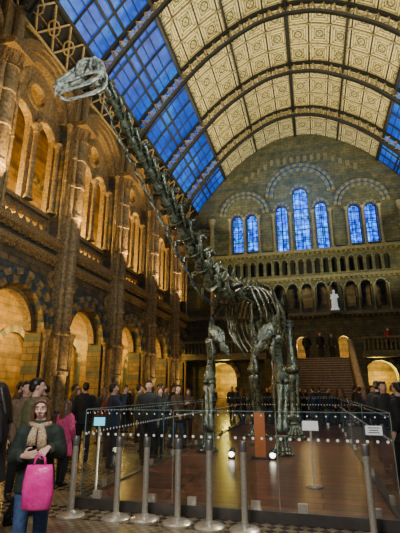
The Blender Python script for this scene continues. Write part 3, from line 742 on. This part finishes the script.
def person(P):
    """feet at z=0, faces -Y, base height 1.75"""
    out={}; vox=P.get('vox',.011); st=P.get('stride',0)
    hr=Matrix.Rotation(P.get('yaw',0),3,'Z')@Matrix.Rotation(P.get('nod',0),3,'X'); hc=V((0,.0,1.52))
    def hx(p): return hr@(V(p)-hc)+hc
    sw=P.get('shw',.18)
    b=MB()
    b.tube([(0,.01,.86),(0,.01,.95),(0,.0,1.08),(0,0,1.25),(0,.01,1.38),(0,.015,1.45),(0,.01,1.5),(0,0,1.58)],[(.12,.1),(.16,.115),(.13,.1),(.15,.115),(.165,.1),(.1,.075),(.055,.055),(.052,.055)],14,(0,1,0))
    hips={}
    for s in (-1,1):
        k=V((s*.1,-.03-s*st*.35,.5)); a=V((s*.1,.02-s*st,.08)); h=V((s*.09,0,.9))
        hips[s]=(h,k,a)
        b.tube([h,h.lerp(k,.3),k,k.lerp(a,.35)+V((0,.015,0)),a],[.09,.085,.056,.056,.038],10,(0,1,0))
        b.tube([a+V((0,.04,-.045)),a+V((0,-.06,-.045)),a+V((0,-.16,-.06))],[(.035,.035),(.042,.032),(.035,.018)],8)
    arms={1:P['aL'],-1:P['aR']}
    for s in (-1,1):
        e,w=[V(q) for q in arms[s][:2]]; sh=V((s*sw,.01,1.41))
        b.tube([sh-V((s*.06,0,-.01)),sh,sh.lerp(e,.4),e,e.lerp(w,.35),w],[.055,.05,.044,.036,.036,.024],10,(0,1,0))
        hd=arms[s][2] if len(arms[s])>2 else (w-e); nn=arms[s][3] if len(arms[s])>3 else (-s,0,0)
        hand(b,w,hd,nn,arms[s][4] if len(arms[s])>4 else .5,s)
    b.xf=hx
    b.ell((0,.008,1.655),(.072,.09,.092),18,14)
    b.tube([(0,-.012,1.68),(0,-.02,1.62),(0,-.03,1.575),(0,-.04,1.545),(0,-.045,1.533)],[(.068,.075),(.064,.068),(.052,.058),(.034,.042),(.018,.026)],16,(0,1,0))
    b.tube([(0,-.092,1.665),(0,-.104,1.64),(0,-.114,1.618),(0,-.1,1.606)],[(.007,.008),(.009,.01),(.014,.011),(.012,.006)],10,(0,1,0))
    for s in (-1,1):
        b.ell((s*.074,.005,1.63),(.01,.02,.03),8,8); b.ell((s*.03,-.078,1.672),(.024,.013,.007),8,6); b.ell((s*.036,-.062,1.612),(.024,.022,.02),10,8); b.ell((s*.013,-.098,1.61),(.009,.009,.007),8,6)
    b.ell((0,-.088,1.578),(.022,.01,.006),8,6)
    b.xf=None
    out['body']=remesh(b,vox,skin_m,1,'body')
    cl=P.get('coat',.82); th=P.get('thick',.025); pf=P.get('puff',0)
    b=MB(); zs=[cl+i*(1.46-cl)/22 for i in range(23)]
    def rad(z):
        pts=[(.7,.2,.15),(.86,.175,.125),(.95,.17,.12),(1.08,.145,.108),(1.25,.155,.12),(1.38,.165,.105),(1.44,.12,.085),(1.5,.075,.07)]
        for i in range(len(pts)-1):
            if pts[i+1][0]>=z:
                t=max(0,(z-pts[i][0])/(pts[i+1][0]-pts[i][0])); return tuple(pts[i][j]*(1-t)+pts[i+1][j]*t for j in (1,2))
        return pts[-1][1:]
    rr=[]
    for z in zs:
        a,c=rad(z); w=th+pf*abs(math.sin(z*pi/.09)); rr.append((a+w,c+w))
    b.tube([(0,.008,z) for z in zs],rr,18,(0,1,0))
    b.tube([(0,.01,1.42),(0,.01,1.48),(0,.012,1.51)],[(.12,.1),(.08,.08),(.072,.072)],14,(0,1,0))
    for s in (-1,1):
        e,w=[V(q) for q in arms[s][:2]]; sh=V((s*sw,.01,1.405)); w2=w.lerp(e,.1)
        pts=[sh-V((s*.07,0,-.01))]; rr=[.06]
        for i in range(9): pts.append(sh.lerp(e,i/9)); rr.append((.045 if i==0 else .053)+th-.01*i/9+pf*(i%2)*.8)
        for i in range(9): pts.append(e.lerp(w2,i/8)); rr.append(.042+th-.012*i/8+pf*(i%2)*.7)
        b.tube(pts,rr,12,(0,1,0))
    out['jacket']=remesh(b,.014,MAT['black'],2,'jacket')
    b=MB(); b.tube([(0,.01,.8),(0,.01,.9),(0,.01,1.04)],[(.15,.12),(.178,.13),(.15,.115)],14,(0,1,0))
    for s in (-1,1):
        h,k,a=hips[s]; b.tube([h,h.lerp(k,.3),h.lerp(k,.75),k,k.lerp(a,.4),a+V((0,0,.02))],[.102,.1,.08,.074,.072,.06],12,(0,1,0))
    out['trousers']=remesh(b,.014,MAT['black'],2,'trousers')
    for s in (-1,1):
        b=MB()
        a=hips[s][2]; b.tube([a+V((0,.065,-.04)),a+V((0,.03,-.035)),a+V((0,-.06,-.04)),a+V((0,-.14,-.052)),a+V((0,-.195,-.06))],[(.035,.035),(.044,.042),(.05,.038),(.048,.026),(.025,.016)],10)
        b.tube([a+V((0,.02,-.03)),a+V((0,.02,.06))],[.05,.05],10,(0,1,0))
        out['shoe%d'%s]=b.mesh('shoe',MAT['black'])
    b=MB(); b.xf=hx; hk=P.get('hair','short')
    b.ell((0,.024,1.672),(.082,.088,.092),16,12); b.ell((0,-.02,1.727),(.066,.068,.03),14,8)
    if hk=='long':
        for s in (-1,1):
            b.tube([(s*.012,-.07,1.742),(s*.05,-.074,1.715),(s*.078,-.05,1.665),(s*.086,-.035,1.6),(s*.09,-.03,1.52),(s*.1,-.05,1.43),(s*.105,-.09,1.34),(s*.095,-.12,1.25)],[.012,.018,.02,.022,.026,.03,.028,.01],8)
            b.tube([(s*.06,.0,1.72),(s*.088,.0,1.64),(s*.095,.0,1.55),(s*.115,-.01,1.45),(s*.125,-.05,1.35),(s*.12,-.09,1.27)],[.024,.024,.028,.032,.03,.01],8)
            b.tube([(s*.06,.05,1.7),(s*.08,.06,1.6),(s*.09,.07,1.5),(s*.1,.08,1.4),(s*.1,.09,1.3)],[.03,.034,.036,.034,.012],8)
        b.tube([(0,.07,1.68),(0,.1,1.55),(0,.11,1.4),(0,.12,1.28)],[(.08,.05),(.085,.045),(.09,.04),(.06,.02)],10,(0,1,0))
    else: b.ell((0,.06,1.63),(.07,.06,.07),12,10)
    out['hair']=remesh(b,.01,MAT['black'],1,'hair')
    if P.get('face'):
        for s in (-1,1):
            b=MB(); b.xf=hx; b.ell((s*.03,-.079,1.648),(.0135,.009,.0065),12,8); out['eye%d'%s]=b.mesh('eye',MAT['eyew'])
            b=MB(); b.xf=hx; b.ell((s*.03-.002,-.0855,1.647),(.006,.004,.0058),10,8); out['pupil%d'%s]=b.mesh('pupil',MAT['ink'])
            b=MB(); b.xf=hx; b.tube([(s*.014,-.091,1.668),(s*.032,-.092,1.674),(s*.05,-.078,1.668)],[.003,.0035,.002],6); out['brow%d'%s]=b.mesh('eyebrow',MAT['ink'])
        b=MB(); b.xf=hx; b.tube([(-.021,-.09,1.58),(-.008,-.099,1.583),(0,-.0995,1.581),(.008,-.099,1.583),(.021,-.09,1.58)],[.002,.005,.0052,.005,.002],8); out['lips']=b.mesh('lips',MAT['lips'])
    return out
def place(pp,loc,rot,h,jk,tr_,hairc,shoe,label,group=None):
    sc_=h/1.75
    o=OB('person',pp['body'],loc=loc,rotz=rot,cat='person',label=label,group=group); o.scale=(sc_,)*3
    for nmn,mt,k in (('jacket',jk,'jacket'),('trousers',tr_,'trousers'),('hair',hairc,'hair'),('shoe',shoe,'shoe1'),('shoe',shoe,'shoe-1')):
        c=OB(nmn,pp[k],o); c.material_slots[0].link='OBJECT'; c.material_slots[0].material=mt
    for s in (-1,1):
        if 'eye%d'%s in pp:
            e=OB('eye',pp['eye%d'%s],o); OB('pupil',pp['pupil%d'%s],e); OB('eyebrow',pp['brow%d'%s],o)
    if 'lips' in pp: OB('lips',pp['lips'],o)
    return o
C={n:pmat(n+'_cloth',c,tuple(x*.55 for x in c),.8,ns=25,bump=.15) for n,c in dict(
  black=(.018,.018,.02),charcoal=(.038,.038,.042),navy=(.02,.03,.07),brown=(.08,.045,.025),olive=(.17,.155,.065),red=(.28,.025,.025),
  grey=(.14,.14,.14),tan=(.24,.16,.09),jeans=(.06,.12,.27),lightjeans=(.25,.38,.6),pink=(.8,.09,.28),white=(.7,.7,.68),darkgreen=(.022,.034,.024),amber=(.3,.14,.03)).items()}
H={n:pmat(n+'_hair',c,tuple(x*.4 for x in c),.45,ns=40) for n,c in dict(dark=(.025,.017,.012),brown=(.17,.085,.04)).items()}
down=lambda s:((s*.24,.03,1.13),(s*.24,-.03,.88))
walkf=lambda s,k:((s*.23,.08*k,1.13),(s*.23,-.12+.1*k,.92))
chest=lambda s:((s*.23,-.02,1.14),(s*.1,-.24,1.22),(-s*.6,-.6,.3),(-s*.3,.8,0),.9)
camup=lambda s:((s*.25,-.14,1.2),(s*.09,-.24,1.55),(-s*.4,-.3,.8),(0,.8,-.2),.9)
pocket=lambda s:((s*.28,.06,1.15),(s*.2,-.08,.98),(-s*.3,-.5,-.6),(-s,0,0),.6)
P1=person(dict(aL=down(1),aR=down(-1)))
P2=person(dict(aL=chest(1),aR=pocket(-1),stride=.06,yaw=.4,coat=.6,hair='long',thick=.028,shw=.165))
P3=person(dict(aL=camup(1),aR=camup(-1),nod=-.12,coat=.8,thick=.03))
P4=person(dict(aL=walkf(1,1),aR=walkf(-1,-1),stride=.2,coat=.75,puff=.006,thick=.035,yaw=-.3))
P5=person(dict(aL=pocket(1),aR=chest(-1),coat=.72,hair='long',nod=.2,thick=.025,shw=.165))
desc={1:'standing with arms down',2:'with long hair, one hand raised',3:'raising both hands to take a photo',4:'walking with long strides',5:'with long hair, looking down'}
PP={1:P1,2:P2,3:P3,4:P4,5:P5}
crowd=[(-3.8,9.5,1,'charcoal',1.82,.3),(-3.85,10.4,2,'black',1.68,.1),(-4.35,8.8,3,'navy',1.74,2.2),(-3.95,12.2,4,'brown',1.75,1.2),(-5.1,10.2,5,'red',1.66,2.9),
(-5.35,9.3,1,'black',1.78,-2.7),(-6.3,10.5,2,'charcoal',1.66,.9),(-6.2,8.9,4,'black',1.72,-1.2),(-5.9,7.9,3,'charcoal',1.72,2.8),(-7.1,9.2,1,'brown',1.8,2.2),(-7.7,9.9,5,'navy',1.68,1.7),
(-4.7,12.7,1,'black',1.8,2.6),(-5.6,13.2,3,'olive',1.78,2.5),(-6.6,12.6,2,'black',1.66,-2),(-7.8,12.9,4,'charcoal',1.76,2.0),(-4.3,14.4,5,'brown',1.65,.4),(-5.2,15.5,1,'navy',1.78,1.4),(-6.2,15.1,4,'red',1.74,-1.3),(-7.4,16,1,'black',1.8,3),
(-4.1,16.8,3,'charcoal',1.74,2.4),(-5.9,17.8,2,'brown',1.68,.2),(-4.6,19,1,'black',1.76,1),(-6.9,19.4,4,'grey',1.75,1.9),(-8.2,18.4,5,'black',1.66,-.6),(-5.2,21.2,1,'amber',1.76,2),(-3.9,21.8,4,'navy',1.75,-1.4),(-7.2,22.5,2,'black',1.67,.6),
(-3,21.6,1,'black',1.74,2.7),(-1.9,21.2,5,'charcoal',1.66,3),(-.9,21.7,3,'black',1.76,2.6),(-.1,21.0,1,'navy',1.75,-2.6),(.6,21.9,4,'black',1.73,1.7),(1.2,21.1,2,'brown',1.68,2.2),
(-4.6,11.3,1,'black',1.76,-2.2),(-5.7,11.5,4,'navy',1.74,.8),(-6.9,11.4,3,'black',1.78,2.4),(-2.4,22.6,4,'black',1.76,.4),(-1.4,22.3,1,'brown',1.78,2.9),(-.5,22.7,2,'black',1.68,.2),(.2,22.5,1,'charcoal',1.77,3),(1.0,22.8,5,'navy',1.66,2.4),(1.9,22.4,1,'black',1.78,1.9),(-3.4,20.7,2,'black',1.68,2.2),(-4.4,23.2,1,'charcoal',1.8,.5),(-5.9,23.6,4,'black',1.75,2.6),
(1.5,11.4,1,'black',1.82,2.8),(1.85,13.2,4,'charcoal',1.75,-1.6),(1.6,15.2,2,'navy',1.68,2.9),(2.4,14.6,3,'black',1.75,2.3),(2.1,17.4,1,'brown',1.77,.8),(3.2,19.0,5,'black',1.67,1.2),(2.9,21.6,4,'black',1.74,-2),(1.9,20,1,'charcoal',1.73,2.4),(4.1,22.4,2,'navy',1.68,.3),(3.6,24.6,1,'black',1.75,-.8),(2.5,12.3,1,'black',1.77,.4),(2.9,16.4,4,'charcoal',1.75,2.5)]
for (x,y,k,c,h,r) in crowd:
    place(PP[k],(x,y,0),r,h,C[c],C['jeans'] if k in (4,) else C['black'],H['brown'] if k in (2,5) else H['dark'],C['black'],f"person in a {c} coat {desc[k]}",'visitors in the crowd')
for (x,y,z,k,c,h,r) in [(.6,29,3.6,1,'black',1.75,.3),(1.35,29.2,3.6,1,'charcoal',1.68,-.5),(-.3,29.4,3.6,4,'black',1.75,2.9),(5.2,30.9,4.05,1,'red',1.7,0)]:
    place(PP[k],(x,y,z),r,h,C[c],C['black'],H['dark'],C['black'],f"person in a {c} coat up on the landing level",'visitors on the landing level')
place(P4,(1.42,8.3,0),-2.2,1.74,C['black'],C['black'],H['dark'],C['black'],'person in a black padded jacket walking beside the glass')
place(P1,(1.4,9.8,0),.2,1.78,C['charcoal'],C['jeans'],H['dark'],C['black'],'person in a charcoal coat standing by the glass barrier')
# near left group
G1=person(dict(aL=((.25,0,1.16),(.13,-.22,1.25),(-.2,-.5,-.25),(-.2,-.2,-1),1.3),aR=((-.25,0,1.12),(-.1,-.25,1.18),(.6,-.3,.1),(.3,.9,.2),1.0),coat=.8,puff=.007,thick=.028,hair='long',nod=.12,yaw=-.1,face=True,vox=.0065,shw=.165))
girl=place(G1,(-2.6,3.72,0),.45,1.53,C['darkgreen'],C['jeans'],H['brown'],C['black'],'young woman in a dark padded jacket holding a pink bag')
b=MB(); b.tube([(-.1,-.02,1.47),(.0,-.11,1.445),(.1,-.03,1.47),(.07,.07,1.5),(-.06,.08,1.5),(-.1,-.02,1.47)],[.035]*6,10); b.tube([(.03,-.12,1.44),(.05,-.165,1.36),(.06,-.175,1.23)],[(.03,.02),(.05,.022),(.055,.015)],10,(0,1,0)); b.tube([(-.04,-.12,1.44),(-.05,-.165,1.36),(-.05,-.175,1.27)],[(.03,.02),(.045,.022),(.05,.015)],10,(0,1,0))
OB('scarf',b.mesh('scarf',pmat('leopard_scarf',(.7,.52,.33),(.2,.12,.06),.85,ns=60)),girl)
b=MB(); b.tube([(0,.1,1.46),(0,.16,1.5),(0,.19,1.42)],[(.13,.05),(.15,.06),(.1,.04)],12,(0,1,0)); OB('hood',b.mesh('hood',C['brown']),girl)
Mg=Matrix.Translation((-2.6,3.72,0))@Matrix.Rotation(.45,4,'Z')@Matrix.Diagonal((.874,.874,.874,1))
hp_=Mg@V((.09,-.36,1.2))
bag=OB('shopping_bag',None,loc=(hp_.x,hp_.y,hp_.z-.43),rotz=.35,cat='bag',label="bright pink carrier bag hanging from the young woman's hand"); bag.scale=(.84,)*3
b=MB()
b.tube([(0,0,0),(0,0,.02),(.005,0,.14),(0,-.005,.26),(0,0,.37),(0,0,.42)],[(.13,.05),(.15,.065),(.16,.075),(.155,.06),(.14,.035),(.13,.015)],16,(0,1,0)); OB('bag_body',b.mesh('bag',MAT['pink']),bag)
for y in (-.012,.012):
    b=MB(); b.tube([(-.06,y,.4),(-.045,y,.48),(0,y*.4,.53),(.045,y,.48),(.06,y,.4)],[(.012,.004)]*5,6,(0,1,0)); OB('handle',b.mesh('h',MAT['pink']),bag)
place(P4,(-3.75,5.2,0),2.6,1.76,C['olive'],C['black'],H['dark'],C['black'],'person in an olive green padded jacket walking away')
place(P2,(-4.45,7.1,0),2.9,1.42,C['pink'],C['black'],H['brown'],C['black'],'child in a bright pink coat seen from behind')
place(P5,(-3.36,4.0,0),-1.0,1.68,C['black'],C['lightjeans'],H['dark'],C['white'],'person in a black coat, pale jeans and white shoes')
place(P1,(-4.6,6.1,0),1.0,1.74,C['tan'],C['black'],H['dark'],C['black'],'person in a tan coat standing among the visitors')
# ---------------------------------------------------------------- lights
def light(t,loc,e,col,size=.2,target=None,spot=None,sy=None,blend=.6):
    l=bpy.data.lights.new('lamp',t); l.energy=e; l.color=col
    if t=='AREA':
        l.size=size
        if sy: l.shape='RECTANGLE'; l.size_y=sy
    else: l.shadow_soft_size=size
    if t=='SPOT': l.spot_size=math.radians(spot or 60); l.spot_blend=blend
    o=bpy.data.objects.new('lamp',l); COL.objects.link(o); o.location=loc
    if target is not None: o.rotation_euler=(V(target)-V(loc)).to_track_quat('-Z','Y').to_euler()
    return o
amb=(1,.62,.13)
for i,(y,hw) in enumerate(zip(bays,hws)):
    if i==0: continue
    light('POINT',(-11.6,y-1.4,4.6),620,amb,.25)
    light('POINT',(-11.4,y-1.2,9.0),800,(1,.6,.11),.25)
for y in colY[1:]:
    light('SPOT',(-W+1.3,y+.1,7.4),1500,(1,.64,.23),.08,(-W+.1,y+.3,12.0),66)
    light('SPOT',(-W+1.6,y,1.0),420,(1,.68,.28),.1,(-W,y+.3,5.5),65)
for x in (-1,1):
    light('AREA',(x*6.2,17,14.2),1900,(1,.9,.6),.8,None,None,26).rotation_euler=(0,math.radians(180-x*28),0)
for cx in (4.5,-6.7): light('POINT',(cx,33.2,2.6),480,(1,.72,.1),.3)
for cx in (-.65,2.3): light('POINT',(cx,33,4.8),120,(1,.65,.2),.2)
for x in (-5.5,0,5.5): light('SPOT',(x,26.5,8.5),1000,(1,.92,.5),.3,(x*.8,FY,12),85)
light('AREA',(0,27.5,17.5),260,(.12,.4,1),4,(0,FY,16.5))  # added unseen blue light, stands in for window glow on the gable wall
light('SPOT',(1.5,20.5,9),1100,(1,.8,.45),.3,(.8,26,2),48)  # added unseen lamp, brightens the stair and its parapets
light('SPOT',(3.5,4.5,9.5),3200,(.92,1,.85),.06,(-1.6,11.3,3),38)
light('SPOT',(-7.5,5,5.5),1700,(1,.95,.8),.06,(-2.2,11,3.4),45)
light('SPOT',(0,2.5,5.5),1900,(.92,1,.95),.06,(-3.8,7,7.2),50)
light('SPOT',(1.5,13,9),1700,(1,.85,.65),.2,(-1.3,10,.1),65)
light('AREA',(-1.3,.4,4.2),230,(1,.95,.9),1.5,(-2.5,5,.8))  # added fill light out of frame, brightens the near visitors
light('AREA',(-5.5,9,12),120,(1,.8,.5),3,(-5.5,11,0))
w=bpy.data.worlds.new('w'); sc.world=w; w.use_nodes=True
w.node_tree.nodes['Background'].inputs[0].default_value=(.12,.32,.56,1); w.node_tree.nodes['Background'].inputs[1].default_value=.22
# ---------------------------------------------------------------- camera
cam=bpy.data.cameras.new('camera'); co=bpy.data.objects.new('camera',cam); COL.objects.link(co)
co.location=(0,0,1.6); co.rotation_euler=(math.radians(106.8),0,math.radians(15))
cam.sensor_fit='VERTICAL'; cam.sensor_height=36; cam.lens=36*410/533; cam.clip_end=200
sc.camera=co
